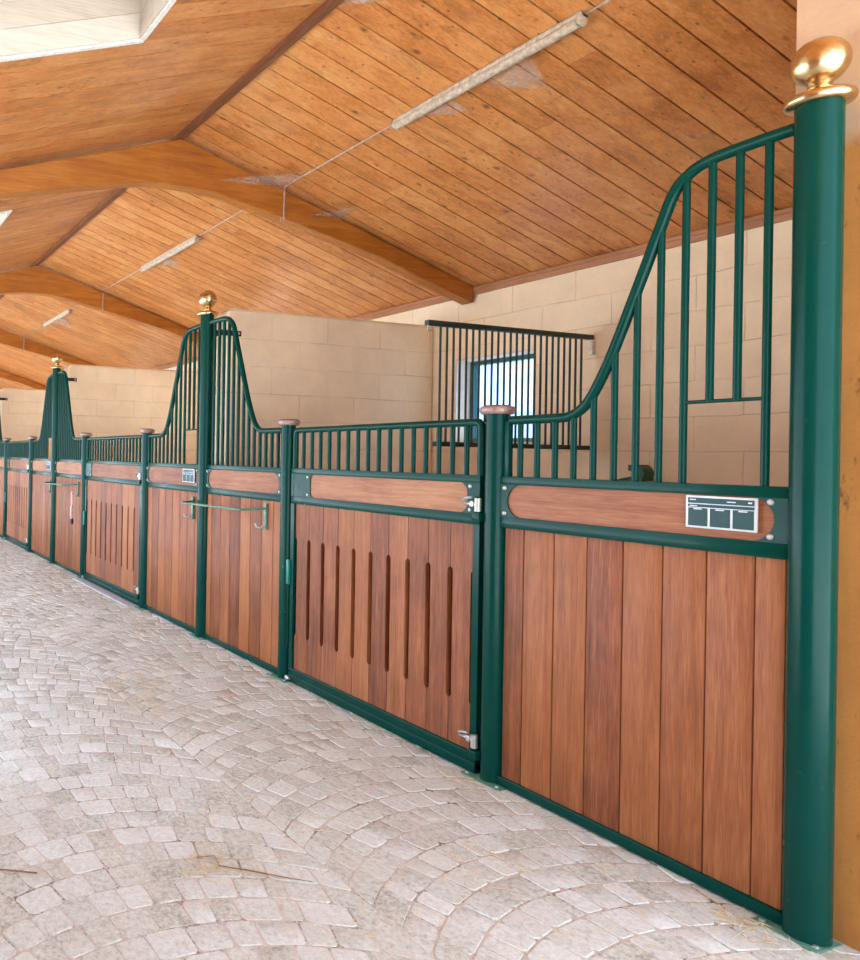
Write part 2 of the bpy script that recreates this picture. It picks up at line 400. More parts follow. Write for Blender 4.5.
# ------------------------------------------------------------------ ceiling boards, skylights
SKY = [(-3.17, -2.16), (-6.78, -5.73), (-10.40, -9.36), (-14.0, -13.0)]
SY0, SY1 = -2.80, -1.366
mb = MB(); mbk = MB()
PW = .148; x = XL
def slab(m, xa, xb, ya, yb, lo, hi, t=.5):
    m.hexa([(xa, ya, roofz(ya)+lo), (xb, ya, roofz(ya)+lo), (xb, yb, roofz(yb)+lo), (xa, yb, roofz(yb)+lo),
            (xa, ya, roofz(ya)+hi), (xb, ya, roofz(ya)+hi), (xb, yb, roofz(yb)+hi), (xa, yb, roofz(yb)+hi)], t)
edges = []
cuts = sorted([c for s_ in SKY for c in s_])
x = XR
allx = [XR]
segs = sorted([XL, XR]+cuts)
for a0, a1 in zip(segs, segs[1:]):
    n = max(1, round((a1-a0)/PW))
    for i in range(n):
        xa, xb = a0+(a1-a0)*i/n, a0+(a1-a0)*(i+1)/n
        insky = any(s0-1e-3 <= xa and xb <= s1+1e-3 for s0, s1 in SKY)
        for (ya, yb) in ([(RY, B+.2)] + ([(YE, SY0), (SY1, RY)] if insky else [(YE, RY)])):
            gap = .0042
            if ya >= RY-1e-6 and random.random() < .6:
                c = random.uniform(RY+.4, B-.3)
                for q0, q1 in ((ya, c-.001), (c+.001, yb)): slab(mb, xa+gap, xb-gap, q0, q1, 0, .018, random.random())
            else: slab(mb, xa+gap, xb-gap, ya, yb, 0, .018, random.random())
for xa, xb in zip(segs, segs[1:]):
    insky = any(abs(s0-xa) < 1e-6 for s0, s1 in SKY)
    slab(mbk, xa, xb, RY, B+.2, .018, .10)
    for (ya, yb) in ([(YE, SY0), (SY1, RY)] if insky else [(YE, RY)]): slab(mbk, xa, xb, ya, yb, .018, .10)
struct(mb.build('ceiling', M['ceiling']), 'knotty orange-brown pine boarding of the pitched roof', 'ceiling')
struct(mbk.build('ceiling', M['roofback']), 'roof deck above the pine boards', 'ceiling')
for i, (s0, s1) in enumerate(SKY):
    h = .34; w = .03
    fr = bpy.data.objects.new('window_%d' % (i+2), None); COL.objects.link(fr)
    struct(fr, ['skylight with whitewashed reveal at the upper left corner', 'skylight between the first and second roof beams', 'skylight beyond the second roof beam', 'farthest skylight'][i], 'skylight')
    fr.location = ((s0+s1)/2, (SY0+SY1)/2, roofz((SY0+SY1)/2))
    inv = Matrix.Translation(-Vector(fr.location))
    def put(mb_, nm, mt):
        mb_.bm.transform(inv); return mb_.build(nm, mt, fr)
    mb = MB(); nb = 3
    for k in range(nb):
        lo, hi = h*k/nb+.001, h*(k+1)/nb-.001
        for xa, xb, ya, yb in ((s0, s0+w, SY0, SY1), (s1-w, s1, SY0, SY1), (s0+w, s1-w, SY0, SY0+w), (s0+w, s1-w, SY1-w, SY1)):
            slab(mb, xa, xb, ya, yb, lo, hi, random.random())
    put(mb, 'reveal', M['reveal'])
    mb = MB(); e = .022
    for xa, xb, ya, yb in ((s0-.003, s0+e, SY0, SY1), (s1-e, s1+.003, SY0, SY1), (s0+e, s1-e, SY0, SY0+e), (s0+e, s1-e, SY1-e, SY1+.003)):
        slab(mb, xa, xb, ya, yb, -.009, .004)
    put(mb, 'trim', M['whitetrim'])
    mb = MB(); slab(mb, s0, s1, SY0, SY1, h+.002, h+.01); put(mb, 'pane', M['skypane'])
# ridge board, cornice
mb = MB(); mb.box(XL, XR, RY-.022, RY+.022, RZ-.04, RZ+.01)
struct(mb.build('trim_1', M['darkwood']), 'dark ridge board along the top of the roof', 'trim')
mb = MB(); mb.box(XL, XR, B-.018, B, roofz(B)-.055, roofz(B)-.002)
mb.box(XL, XR, B-.03, B-.016, roofz(B)-.02, roofz(B)+.002)
struct(mb.build('trim_2', M['cornice']), 'brown cornice board where the back wall meets the roof boards', 'trim')

# glulam beams
def beam(xf, lab):
    w = .11
    top = [(B-.03, roofz(B-.03)-.001), (RY, RZ-.042), (YE+.02, roofz(YE)-.001)]
    half = [(0, 3.145), (.12, 3.143), (.25, 3.134), (.38, 3.112), (.55, 3.075), (.80, 3.022), (1.2, 2.935), (1.63, 2.835), (2.05, 2.70), (2.5, 2.575)]
    rt = [(RY+d, z) for d, z in half]
    lf = [(RY-d, z-.0) for d, z in half[1:]] + [(YE+.02, roofz(YE)-.17)]
    pts = lf[::-1] + rt + [(B-.03, 2.575)] + top
    # strips of lamellae: one mesh, tone per side
    mb = MB(); mb.prism([(p[0], p[1]) for p in pts], xf-w, xf, t=random.uniform(.4, .6), plane='yz')
    o = mb.build('roof_beam', M['beam'])
    bv = o.modifiers.new('bev', 'BEVEL'); bv.width = .006; bv.segments = 2; bv.limit_method = 'ANGLE'
    for v_ in ():
        pass
    tag(o, lab, 'beam', 'curved roof beams')
beam(-4.58, 'nearest curved orange glued timber beam spanning under the roof boards')
beam(-8.25, 'second curved timber roof beam, seen above the third tall post')
beam(-11.95, 'third and farthest visible timber roof beam, low at the left edge')
beam(-15.6, 'last timber roof beam at the far end of the stable')

# ------------------------------------------------------------------ window in the back wall
w = bpy.data.objects.new('window_1', None); COL.objects.link(w); w.location = ((WX0+WX1)/2, B, WZ0)
struct(w, 'small bright window in the back wall behind the barred grille', 'window')
inv = Matrix.Translation(-Vector(w.location))
def putw(mb_, nm, mt): mb_.bm.transform(inv); return mb_.build(nm, mt, w)
mb = MB()
mb.box(WX0, WX0+.012, B-.002, B+.14, WZ0, WZ1); mb.box(WX1-.012, WX1, B-.002, B+.14, WZ0, WZ1)
mb.box(WX0, WX1, B-.002, B+.14, WZ0, WZ0+.012); mb.box(WX0, WX1, B-.002, B+.14, WZ1-.012, WZ1)
putw(mb, 'reveal', M['winwood'])
mb = MB(); a, c_ = B+.14, B+.19
mb.box(WX0, WX0+.045, a, c_, WZ0, WZ1); mb.box(WX1-.03, WX1, a, c_, WZ0, WZ1); mb.box(WX0+.045, WX1-.045, a, c_, WZ0, WZ0+.045); mb.box(WX0+.045, WX1-.045, a, c_, WZ1-.045, WZ1)
putw(mb, 'window_frame', M['winframe'])
mb = MB(); mb.box(WX0+.045, WX1-.045, a+.02, a+.026, WZ0+.045, WZ1-.045); putw(mb, 'pane', M['dimglass'])

# barred grille swung open at a right angle to the window
GX, GY0, GZ0, GZ1 = -3.625, .70, 1.45, 2.178
g = thing('window_grille', 'dark iron barred grille standing open at right angles to the bright back window', 'grille', (GX, B-.02, GZ0))
iv = Matrix.Translation(-Vector(g.location))
def putg(mb_, nm, mt): mb_.bm.transform(iv); return mb_.build(nm, mt, g)
mb = MB(); mb.box(GX-.018, GX+.018, GY0-.02, B-.012, GZ1-.022, GZ1+.008, bev=.003); putg(mb, 'top_bar', M['iron'])
mb = MB(); mb.box(GX-.016, GX+.016, GY0+.05, B-.012, GZ0-.014, GZ0+.014, bev=.003); putg(mb, 'bottom_bar', M['iron'])
for i in range(24):
    y = GY0+.085+i*(B-.10-GY0-.085)/23
    mb = MB(); mb.tube([(GX, y, GZ0), (GX, y, GZ1-.01)], .0065, 8); putg(mb, 'bar', M['iron'])
mb = MB(); mb.box(GX-.004, GX+.02, B-.03, B-.001, GZ1-.12, GZ1-.03, bev=.003); putg(mb, 'hinge_plate', M['whitetrim'])
mb = MB(); mb.tube([(GX, GY0-.01, GZ1-.02), (GX, GY0-.01, GZ1-.05), (GX, GY0+.02, GZ1-.055)], .006, 8); putg(mb, 'catch', M['steel'])

# ------------------------------------------------------------------ stall posts
def lathe_ball(prof_r, zc): pass
BALL = [(.0, .196)]
def post(i, lab):
    tall = i in TALL
    t = thing('tall_post' if tall else 'stall_post', lab, 'post', (PX[i], 0, 0), 'tall posts with ball tops' if tall else 'short posts with flat round caps')
    r = .054 if i == 0 else (.051 if tall else .0435)
    H = (2.392 if i == 0 else 2.405) if tall else 1.550
    mb = MB(); mb.lathe([(0, .004), (r, .004), (r, .5), (r, 1.2), (r, H), (0, H)], seg=40)
    mb.build('shaft', M['green_worn'] if i in (2, 5) else M['green'], t)
    mb = MB(); mb.box(-.105, .085 if i else .058, -.066, .050, -.0035, .005, bev=.002)
    pl = mb.build('base_plate', M['palegreen'], t)
    for sx in (-.085, .068 if i else .044):
        mb = MB(); mb.lathe([(.0, .0115), (.007, .010), (.0085, .005), (.0085, .004)], (sx, -.045, 0), 6); mb.build('anchor_bolt', M['bolt'], pl)
    if tall:
        s = 1.0
        mb = MB()
        mb.lathe([(r-.01, H-.004), (.066, H-.004), (.075, H+.000), (.079, H+.007), (.080, H+.015), (.077, H+.023), (.070, H+.028), (.058, H+.031), (.040, H+.034), (0, H+.034)], seg=40)
        mb.build('collar', M['brass'], t)
        z0 = H+.032; zc = z0+.036+.056
        pr = [(.040, z0), (.040, z0+.006), (.031, z0+.014), (.026, z0+.024), (.031, z0+.032)]
        R0 = .067
        for k in range(1, 20):
            th = -PI/2+.42+(PI-.42)*k/19
            rr = R0*math.cos(th); zz = zc+R0*math.sin(th)
            if abs(th) < .09: rr *= .985
            pr.append((max(rr, 0), zz))
        mb = MB(); mb.lathe(pr, seg=40); mb.build('ball_finial', M['brass'], t)
    else:
        mb = MB()
        mb.lathe([(r-.008, H), (.060, H), (.066, H+.008), (.068, H+.020), (.064, H+.031), (.048, H+.038), (0, H+.040)], seg=36)
        mb.build('cap', M['cap'], t)
    return t
names = ['nearest and thickest tall green post with a gold ball, at the right edge',
 'short green post between the nearest panel and the nearest gate, a latch on its left',
 'short green post with chipped paint on the hinge side of the nearest gate',
 'second tall green post with a gold ball, a tie rail wrapped around its front',
 'short green post on the latch side of the second gate',
 'short green post on the hinge side of the second gate',
 'third tall green post with a gold ball, in front of the second partition wall',
 'short green post on the latch side of the farthest gate',
 'short green post closest to the left edge of the picture',
 'tall green post past the left edge']
posts = [post(i, names[i]) for i in range(10)]
for i in (1, 4, 7):      # latch keepers welded to the gate-side of the latch posts
    for z in (1.145, .125):
        mb = MB(); mb.box(-.076, -.036, -.054, -.006, z-.052, z-.014, bev=.003); mb.build('latch_keeper', M['green'], posts[i])

# ------------------------------------------------------------------ shared pieces of panels
ZB0, ZB1, ZB2, ZB3 = 1.076, 1.122, 1.256, 1.290
RAILZ = 1.522
prof = [(.0, 2.346), (.12, 2.346), (.22, 2.343), (.29, 2.336), (.345, 2.315), (.395, 2.265), (.44, 2.155), (.51, 1.975), (.602, 1.744), (.665, 1.618), (.705, 1.563), (.76, 1.530), (.84, 1.523), (1.2, 1.522)]
def catmull(P, n=6):
    out = []
    for i in range(len(P)-1):
        p0 = P[max(i-1, 0)]; p1 = P[i]; p2 = P[i+1]; p3 = P[min(i+2, len(P)-1)]
        for k in range(n):
            t = k/n
            out.append(tuple(.5*((2*p1[j])+(-p0[j]+p2[j])*t+(2*p0[j]-5*p1[j]+4*p2[j]-p3[j])*t*t+(-p0[j]+3*p1[j]-3*p2[j]+p3[j])*t**3) for j in (0, 1)))
    out.append(P[-1]); return out
RAILP = catmull(prof)
def railz(d):
    for (a, za), (b_, zb) in zip(RAILP, RAILP[1:]):
        if a <= d <= b_: return za+(zb-za)*(d-a)/max(b_-a, 1e-6)
    return RAILZ
def end_plate(mb, xo, xh, rc, sgn, y0, y1):
    """steel cheek with a rounded cut-out; xo outer edge, xh hole extreme, sgn=+1 hole lies to +x"""
    zb, zt = ZB1-.001, ZB2+.001
    rc_ = min(rc, (zt-zb)/2)
    pts = [(xo, zb), (xh+sgn*rc_, zb)]
    cx = xh+sgn*rc_
    n = 8
    for k in range(1, n+1):
        a = PI/2*k/n; pts.append((cx-sgn*rc_*math.sin(a), zb+rc_-rc_*math.cos(a)))
    for k in range(0, n+1):
        a = PI/2*k/n; p = (cx-sgn*rc_*math.cos(a), zt-rc_+rc_*math.sin(a))
        if k == 0 and abs(zt-zb-2*rc_) < 1e-4: continue
        pts.append(p)
    pts.append((xo, zt))
    mb.prism(pts, y0, y1)
def bolts(par, pts, yf):
    for x, z in pts:
        mb = MB()
        pr = [(.0095, 0), (.0095, .003), (.007, .006), (.0, .0075)]
        mb.lathe(pr, seg=14)
        mb.bm.transform(Matrix.Translation((x, yf, z)) @ Matrix.Rotation(PI/2, 4, 'X'))
        mb.build('bolt', M['bolt'], par)

def side_panel(ti, oi, lab, sign):
    """panel between tall post ti and short post oi"""
    X0, X1 = sorted((PX[ti], PX[oi])); d = 1 if PX[ti] > PX[oi] else -1      # d=+1: tall post on the right
    rt = .054 if ti == 0 else .051
    left = X0+(.0435 if d > 0 else rt)-.006; right = X1-(rt if d > 0 else .0435)+.006
    t = thing('side_panel', lab, 'stall panel', ((X0+X1)/2, 0, 0), 'fixed panels beside the tall posts')
    ox = (X0+X1)/2
    F = lambda x: x-ox
    mb = MB()
    lo, hi = F(left), F(right)
    mb.box(lo, hi, -.020, .020, ZB2, ZB3, bev=.0015)
    mb.box(lo, hi, -.020, .020, ZB0, ZB1, bev=.0015)
    mb.box(lo, hi, -.020, .020, .004, .042, bev=.003)
    mb.box(lo, lo+.018, .0, .018, .042, ZB0); mb.box(hi-.012, hi, .0, .018, .042, ZB0)
    end_plate(mb, lo, F(PX[oi]+.072) if d > 0 else F(PX[ti]+.085), .067, 1, -.018, -.012)
    end_plate(mb, hi, F(PX[ti]-.085) if d > 0 else F(PX[oi]-.072), .067, -1, -.018, -.012)
    mb.build('steel_frame', M['green'], t)
    # upright boards
    mb = MB(); lo2, hi2 = lo+.016, hi-.010; pw = .1355
    x = hi2 - .082 if d > 0 else hi2-.10
    js = [hi2]
    while x > lo2+.03: js.append(x); x -= pw
    js.append(lo2)
    for a, c in zip(js, js[1:]):
        mb.box(c+.0021, a-.0021, -.006, .016, .040, ZB0+.004, random.random(), bev=.0025)
    mb.build('board_infill', M['board'], t)
    mb = MB(); mb.box(lo+.02, hi-.02, -.0115, .016, ZB1-.004, ZB2+.004, random.random()); mb.build('top_board', M['rail_wood'], t)
    xl = F(PX[oi]+.061) if d > 0 else F(PX[ti]+.074)
    xr = F(PX[ti]-.094) if d > 0 else F(PX[oi]-.061)
    bolts(t, [(xl, 1.137), (xl, 1.241), (xr, 1.139), (xr, 1.243)], -.018)
    # swept top rail
    pts = [(p, z) for p, z in RAILP if p >= rt-.01 and p <= abs(PX[ti]-PX[oi])-.03]
    mb = MB(); mb.tube([(F(PX[ti]-d*p), 0, z) for p, z in pts], .0185, 16); mb.build('top_rail', M['green'], t)
    # uprights
    mb = MB()
    xe = F(PX[oi]+d*.058)
    mb.box(xe-.012, xe+.012, -.012, .012, ZB3-.002, RAILZ, bev=.002); mb.build('end_upright', M['green'], t)
    k = 0
    dist = .121
    while dist < abs(PX[ti]-PX[oi])-.10:
        z0 = ZB3-.004
        if d > 0 and k in (1, 2): z0 = 1.556     # bars stop above the feeding opening
        xx = F(PX[ti]-d*dist)
        mb = MB(); mb.tube([(xx, 0, z0), (xx, 0, railz(dist)-.004)], .0112, 12); mb.build('bar', M['green'], t)
        dist += .0782 if d > 0 else .071; k += 1
    if d > 0:
        mb = MB(); mb.tube([(F(PX[ti]-.125), -.002, 1.556), (F(PX[ti]-.352), -.002, 1.556)], .006, 10); mb.build('feed_opening_bar', M['green'], t)
    if sign:
        sx = PX[ti]-.226; s = thing('stall_sign', sign, 'sign', (sx, -.0205, 1.200), 'green stall signs on the panels')
        mb = MB(); mb.box(-.1015, .1015, -.005, 0, -.052, .052, bev=.0015); mb.build('sign_plate', M['signwhite'], s)
        y0, y1 = -.0062, -.0048
        for a, c, z0, z1 in [(-.094, .094, .0275, .045), (-.094, .094, .0150, .0245)]+[(q*.0645-.0285, q*.0645+.0285, -.0455, .0125) for q in (-1, 0, 1)]:
            mb = MB(); mb.box(a, c, y0, y1, z0, z1); mb.build('sign_field', M['signgreen'], s)
        y0, y1 = -.0072, -.0060
        for a, c, z, e in [(q*.0645-.012, q*.0645+.012, .009, .0032) for q in (-1, 0, 1)]+[(-.088, -.070, .0385, .003), (.020, .044, .036, .003), (.078, .088, .0365, .0045), (-.088, -.066, .019, .0025)]:
            mb = MB(); mb.box(a, c, y0, y1, z-e/2, z+e/2); mb.build('lettering', M['signwhite'], s)
    return t

def gate(li, ri, lab):
    """gate between post li (left, hinges) and ri (right, latch)"""
    X0, X1 = PX[li], PX[ri]
    left, right = X0+.064, X1-.066
    t = thing('stall_gate', lab, 'gate', (left, 0, 0), 'slotted gates')
    W = right-left; st = .034
    mb = MB()
    mb.box(0, W, -.020, .020, ZB2, ZB3, bev=.0015); mb.box(0, W, -.020, .020, ZB0, ZB1, bev=.0015)
    mb.box(0, st, -.0192, .019, .02, ZB0+.02); mb.box(W-st, W, -.0192, .019, .02, ZB0+.02)
    mb.box(.001, st-.01, -.0192, .019, ZB1-.01, ZB2+.01); mb.box(W-st+.01, W-.001, -.0192, .019, ZB1-.01, ZB2+.01)
    mb.box(0, W, -.022, .020, .045, .088, bev=.003); mb.box(0, W, -.026, .020, .004, .047, bev=.003)
    end_plate(mb, 0, .185, .035, 1, -.018, -.012); end_plate(mb, W, W-.070, .045, -1, -.018, -.012)
    mb.build('steel_frame', M['green'], t)
    mb = MB(); mb.box(.062, .080, -.0188, -.016, 1.168, 1.196); mb.build('keyhole', M['black'], t)
    mb = MB(); mb.box(.15, W-.03, -.0115, .016, ZB1-.004, ZB2+.004, random.random()); mb.build('top_board', M['rail_wood'], t)
    bolts(t, [(.166, 1.137), (.166, 1.240), (W-.052, 1.137), (W-.052, 1.240)], -.018)
    # slotted boards
    n = 10; a0, a1 = st+.004, W-st-.002; pw = (a1-a0)/n; hs = .0145; zlo, zhi = .285, .872
    mb = MB()
    for i in range(n):
        xa, xb = a0+i*pw+.0017, a0+(i+1)*pw-.0017; zb, zt2 = .084, ZB0+.004
        pts = [(xa, zb), (xb, zb), (xb, zlo)]
        for k in range(1, 7): an = PI/2*k/6; pts.append((xb-hs*math.sin(an), zlo+hs*1.6*(1-math.cos(an))))
        for k in range(0, 7): an = PI/2*k/6; pts.append((xb-hs*math.cos(an), zhi-hs*1.6*(1-math.sin(an))))
        pts += [(xb, zt2), (xa, zt2), (xa, zhi)]
        for k in range(1, 7): an = PI/2*k/6; pts.append((xa+hs*math.sin(an), zhi-hs*1.6*(1-math.cos(an))))
        for k in range(0, 7): an = PI/2*k/6; pts.append((xa+hs*math.cos(an), zlo+hs*1.6*(1-math.sin(an))))
        q = []
        for p in pts:
            if not q or (abs(p[0]-q[-1][0])+abs(p[1]-q[-1][1])) > 1e-5: q.append(p)
        mb.prism(q, -.008, .018, random.random())
    mb.build('slotted_boards', M['board'], t)
    mb = MB(); mb.box(st-.004, W-st+.004, .0185, .023, .07, ZB0+.01); mb.build('backing_board', M['darkwood'], t)  # thin dark sheet added to stop sun spots showing through the slots
    # top rail and bars
    mb = MB(); mb.tube([(.014, 0, ZB3-.002), (.014, 0, 1.49), (.018, 0, 1.508), (.034, 0, 1.516), (.06, 0, 1.518), (W-.06, 0, 1.520), (W-.026, 0, 1.518), (W-.014, 0, 1.508), (W-.012, 0, 1.49), (W-.012, 0, ZB3-.002)], .017, 14)
    mb.build('top_rail', M['green'], t)
    nb = round((W-.05)/.078)
    for i in range(1, nb):
        x = .014+(W-.026)*i/nb
        mb = MB(); mb.tube([(x, 0, ZB3-.003), (x, 0, 1.518)], .0112, 10); mb.build('bar', M['green'], t)
    # hinges
    mb = MB(); mb.box(-.020, .004, -.034, -.008, .585, .735, bev=.003); mb.build('hinge', M['teal'], t)
    mb = MB(); mb.tube([(-.008, -.024, .20), (-.008, -.024, .585)], .006, 8); mb.build('hinge_pin', M['green'], t)
    mb = MB(); mb.tube([(.012, -.026, .028), (.012, -.044, .028)], .014, 10); mb.tube([(.012, -.038, .028), (.04, -.038, .028)], .009, 8); mb.build('stop_bolt', M['steel'], t)
    # latches
    for z in (1.165, .150):
        mb = MB()
        mb.tube([(W-.058, -.032, z), (W+.004, -.034, z)], .0075, 12)
        mb.tube([(W+.006, -.036, z-.030), (W+.006, -.036, z+.026)], .0135, 14)
        b_ = mb.build('latch_bolt', M['steel'], t)
        mb = MB()
        mb.tube([(W-.050, -.034, z), (W-.062, -.046, z+.004), (W-.060, -.052, z+.018), (W-.040, -.054, z+.026), (W-.012, -.052, z+.030)], .006, 10)
        mb.build('latch_handle', M['bolt'], b_)
        mb = MB(); mb.box(W-.034, W-.014, -.043, -.018, z-.013, z+.013, bev=.003); mb.build('latch_guide', M['steel'], b_)
    return t

side_panel(0, 1, 'nearest fixed board panel under a swept green rail, left of the nearest tall post', 'green and white stall sign on the nearest panel, just left of the nearest tall post')
gate(2, 1, 'nearest stable gate with eleven vertical slots in reddish boards and a green frame')
side_panel(3, 2, 'fixed board panel between the second tall post and the nearest gate', None)
side_panel(3, 4, 'fixed board panel between the second gate and the second tall post', 'green and white stall sign on the panel just left of the second tall post')
gate(5, 4, 'second stable gate, with a pale sill under it')
side_panel(6, 5, 'fixed board panel right of the third tall post, a rope hanging before it', None)
side_panel(6, 7, 'fixed board panel between the farthest gate and the third tall post', 'small stall sign on the panel just left of the third tall post')
gate(8, 7, 'farthest visible stable gate, near the left edge')
side_panel(9, 8, 'sliver of fixed board panel at the left edge of the picture', None)

# pale sill below the second gate
mb = MB(); mb.box(PX[5]+.06, PX[4]-.06, -.13, -.028, -.004, .010, bev=.003)
tag(mb.build('door_sill', M['sill']), 'pale concrete sill strip at the foot of the second gate', 'sill')

# ------------------------------------------------------------------ wall ties behind tall posts
for pi_, lab in ((3, 'black steel strap tying the second tall post to its partition wall'), (6, 'black steel strap tying the third tall post to its partition wall'), (9, 'black steel strap at the left edge, on the farthest partition wall')):
    t = thing('wall_strap', lab, 'bracket', (PX[pi_], .05, 2.27), 'black straps behind the tall posts')
    mb = MB(); mb.box(.101, .113, .0, .175, -.020, .020, bev=.002); mb.box(-.01, .113, -.003, .009, -.022, .022, bev=.002); mb.build('strap', M['black'], t)
    for y in (.15,):
        mb = MB(); mb.lathe([(.012, 0), (.012, .006), (.006, .012), (0, .012)], seg=6); mb.bm.transform(Matrix.Translation((.113, y, 0)) @ Matrix.Rotation(PI/2, 4, 'Y')); mb.build('bolt', M['bolt'], t)
# ------------------------------------------------------------------ tie rails
def tie(lmount, lcor, rcor, rmount, z, lab):
    t = thing('tie_rail', lab, 'rail', (rmount, 0, z), 'tie rails')
    F = lambda x: x-rmount
    D = -.19
    raw = [(F(lmount), -.02, .0), (F(lcor)+.0, D, .0), (F(rcor), D, .012), (F(rmount), -.02, .018)]
    pts = []
    for i, p in enumerate(raw):
        p = Vector(p)
        if i in (0, 3): pts.append(p); continue
        a, c = Vector(raw[i-1]), Vector(raw[i+1])
        pa = p+(a-p).normalized()*.03; pc = p+(c-p).normalized()*.03
        for k in range(5):
            s = k/4; pts.append(pa*(1-s)**2+p*2*s*(1-s)+pc*s*s)
    mb = MB(); mb.tube(pts, .0085, 12); mb.build('rod', M['palegreen'], t)
    for x, sz in ((F(rmount), .018), (F(lmount), 0)):
        mb = MB(); mb.box(x-.013, x+.013, -.026, -.0065, sz-.135, sz+.035, bev=.003); fl = mb.build('mount_plate', M['palegreen'], t)
        mb = MB(); mb.tube([(x, -.024, sz-.10), (x-.01, -.05, sz-.125), (x-.02, -.072, sz-.12), (x-.025, -.080, sz-.095)], .006, 8); mb.build('hook', M['steel'], fl)
    return t
tie(-5.262, -5.115, -4.265, -4.235, 1.005, 'pale green tie rail reaching around the front of the second tall post')
tie(-9.20, -8.97, -8.10, -8.075, .995, 'pale green tie rail reaching around the front of the third tall post')
# lead rope on the far tie rail hook
t = thing('lead_rope', 'pinkish lead rope hanging in a bunch below the farther tie rail', 'rope', (-8.10, -.075, .60))
mb = MB()
mb.tube([(-.015, 0, .335), (-.03, 0, .25), (-.02, 0, .15), (0, 0, .06)], .008, 8)
mb.tube([(.01, -.005, .32), (.02, -.005, .22), (.0, -.005, .14), (.01, 0, .05)], .008, 8)
mb.tube([(.0, -.01, .17), (.012, -.012, .13), (.002, -.012, .08), (-.004, 0, .03)], .016, 10)
mb.build('rope', M['rope'], t)
mb = MB(); mb.tube([(-.002, 0, .035), (-.002, 0, .0), (.004, 0, -.03)], [.015, .019, .012], 10); mb.build('snap_end', M['black'], t)

# green plastic holder on the back wall
t = thing('drinker', 'small dark green curved drinker on the back wall, seen between the bars', 'drinker', (-3.27, B, 1.29))
mb = MB()
outer = [(-.045, .055), (.015, .055)] + arc(-.005, .0, .055, PI/2.6, -PI/2.2, 10) + [(-.045, -.062)]
mb.prism(outer + [(-.045, -.02), (-.010, -.015), (-.005, .01), (-.045, .02)], -.09, -.0, plane='xz')
mb.build('bowl', M['plastic_green'], t)
mb = MB(); mb.tube([(-.03, -.045, -.03), (-.10, -.04, -.035), (-.19, -.025, -.055)], [.014, .011, .009], 10); mb.build('pipe', M['plastic_green'], t)

# ------------------------------------------------------------------ batten lights and cable
def batten(x0, x1, lab):
    y = .30; z = roofz(y)
    t = thing('batten_light', lab, 'light', ((x0+x1)/2, y, z), 'dusty batten lights')
    h = (x1-x0)/2
    T = Matrix.Rotation(-math.atan(K), 4, 'X')
    def P(m, nm, mt, par=t):
        m.bm.transform(T); return m.build(nm, mt, par)
    mb = MB(); mb.box(-h, h, -.028, .028, -.030, -.001, bev=.010); P(mb, 'housing', M['dust'])
    mb = MB(); mb.tube([(-h+.02, 0, -.036), (h-.02, 0, -.036)], .023, 14); P(mb, 'tube', M['dust'])
    for sx in (-1, 1):
        mb = MB(); mb.box(sx*(h-.010)-.010, sx*(h-.010)+.010, -.026, .026, -.056, -.001, bev=.010); P(mb, 'end_cap', M['dust'])
batten(-3.467, -2.344, 'nearest dusty unlit batten light under the roof boards, right of the first beam')
batten(-7.06, -5.86, 'second dusty batten light, beyond the first roof beam')
batten(-10.67, -9.47, 'third dusty batten light, beyond the second roof beam')
cz = roofz(.3)-.007
def cab(pts, lab):
    mb = MB(); mb.tube(pts, .0055, 8); tag(mb.build('electric_cable', M['cable']), lab, 'cable', 'thin cables along the roof')
for i, (xa, xb, bf) in enumerate(((-3.47, None, -4.58), (-7.06, None, -8.25), (-10.67, None, -11.95))):
    f = bf+.008
    cab([(xa, .3, cz), (f+.02, .3, cz), (f, .3, cz-.02), (f, .3, 3.04), (f, .30, 3.010), (bf+.03, .26, 2.995), (bf+.06, .24, 3.0)], ['thin cable from the nearest batten light to and down the first beam', 'thin cable from the second batten light to and down the second beam', 'thin cable from the third batten light down the third beam'][i])
cab([(XR, .3, cz), (-2.345, .3, cz)], 'thin cable running right from the nearest batten light')
cab([(-4.70, .3, cz), (-5.86, .3, cz)], 'thin cable between the first beam and the second batten light')
cab([(-8.37, .3, cz), (-9.47, .3, cz)], 'thin cable between the second beam and the third batten light')

# ------------------------------------------------------------------ cobwebs
def web(pts, lab):
    mb = MB(); vs = [Vector(p) for p in pts]; n = 10
    grid = []
    for i in range(n+1):
        row = []
        for j in range(n+1-i):
            a, c = i/n, j/n
            p = vs[0]+(vs[1]-vs[0])*a+(vs[2]-vs[0])*c
            sag = .012*4*a*c + .006*math.sin(7*a)*math.sin(5*c)
            p = p+Vector((sag*.6, 0, -sag*.6))
            row.append(mb.bm.verts.new(p))
        grid.append(row)
    fs = []
    for i in range(n):
        for j in range(n-i):
            fs.append(mb.bm.faces.new((grid[i][j], grid[i+1][j], grid[i][j+1])))
            if j < n-i-1: fs.append(mb.bm.faces.new((grid[i+1][j], grid[i+1][j+1], grid[i][j+1])))
    wt = {}
    for i in range(n+1):
        for j in range(n+1-i):
            a, c = i/n, j/n; wt[grid[i][j]] = min(1, 27*a*c*(1-a-c)*1.8)
    for f in fs:
        f.smooth = True
        for l in f.loops: q = wt[l.vert]; l[mb.t] = (q, q, q, 1)
    o = mb.build('cobweb', M['web'])
    tag(o, lab, 'cobweb', 'dusty cobwebs')
web([(-4.572, .34, 3.225), (-4.572, -.35, 3.20), (-4.22, .28, 3.23)], 'dusty cobweb strung where the first cable meets the nearest beam')
web([(-4.572, .80, 3.075), (-4.572, .42, 3.05), (-4.28, .74, 3.09)], 'small dusty cobweb on the nearest beam, right of its cable')
web([(-3.35, .34, 3.22), (-3.10, .50, 3.175), (-3.10, .32, 3.225)], 'wispy cobweb under the nearest batten light')
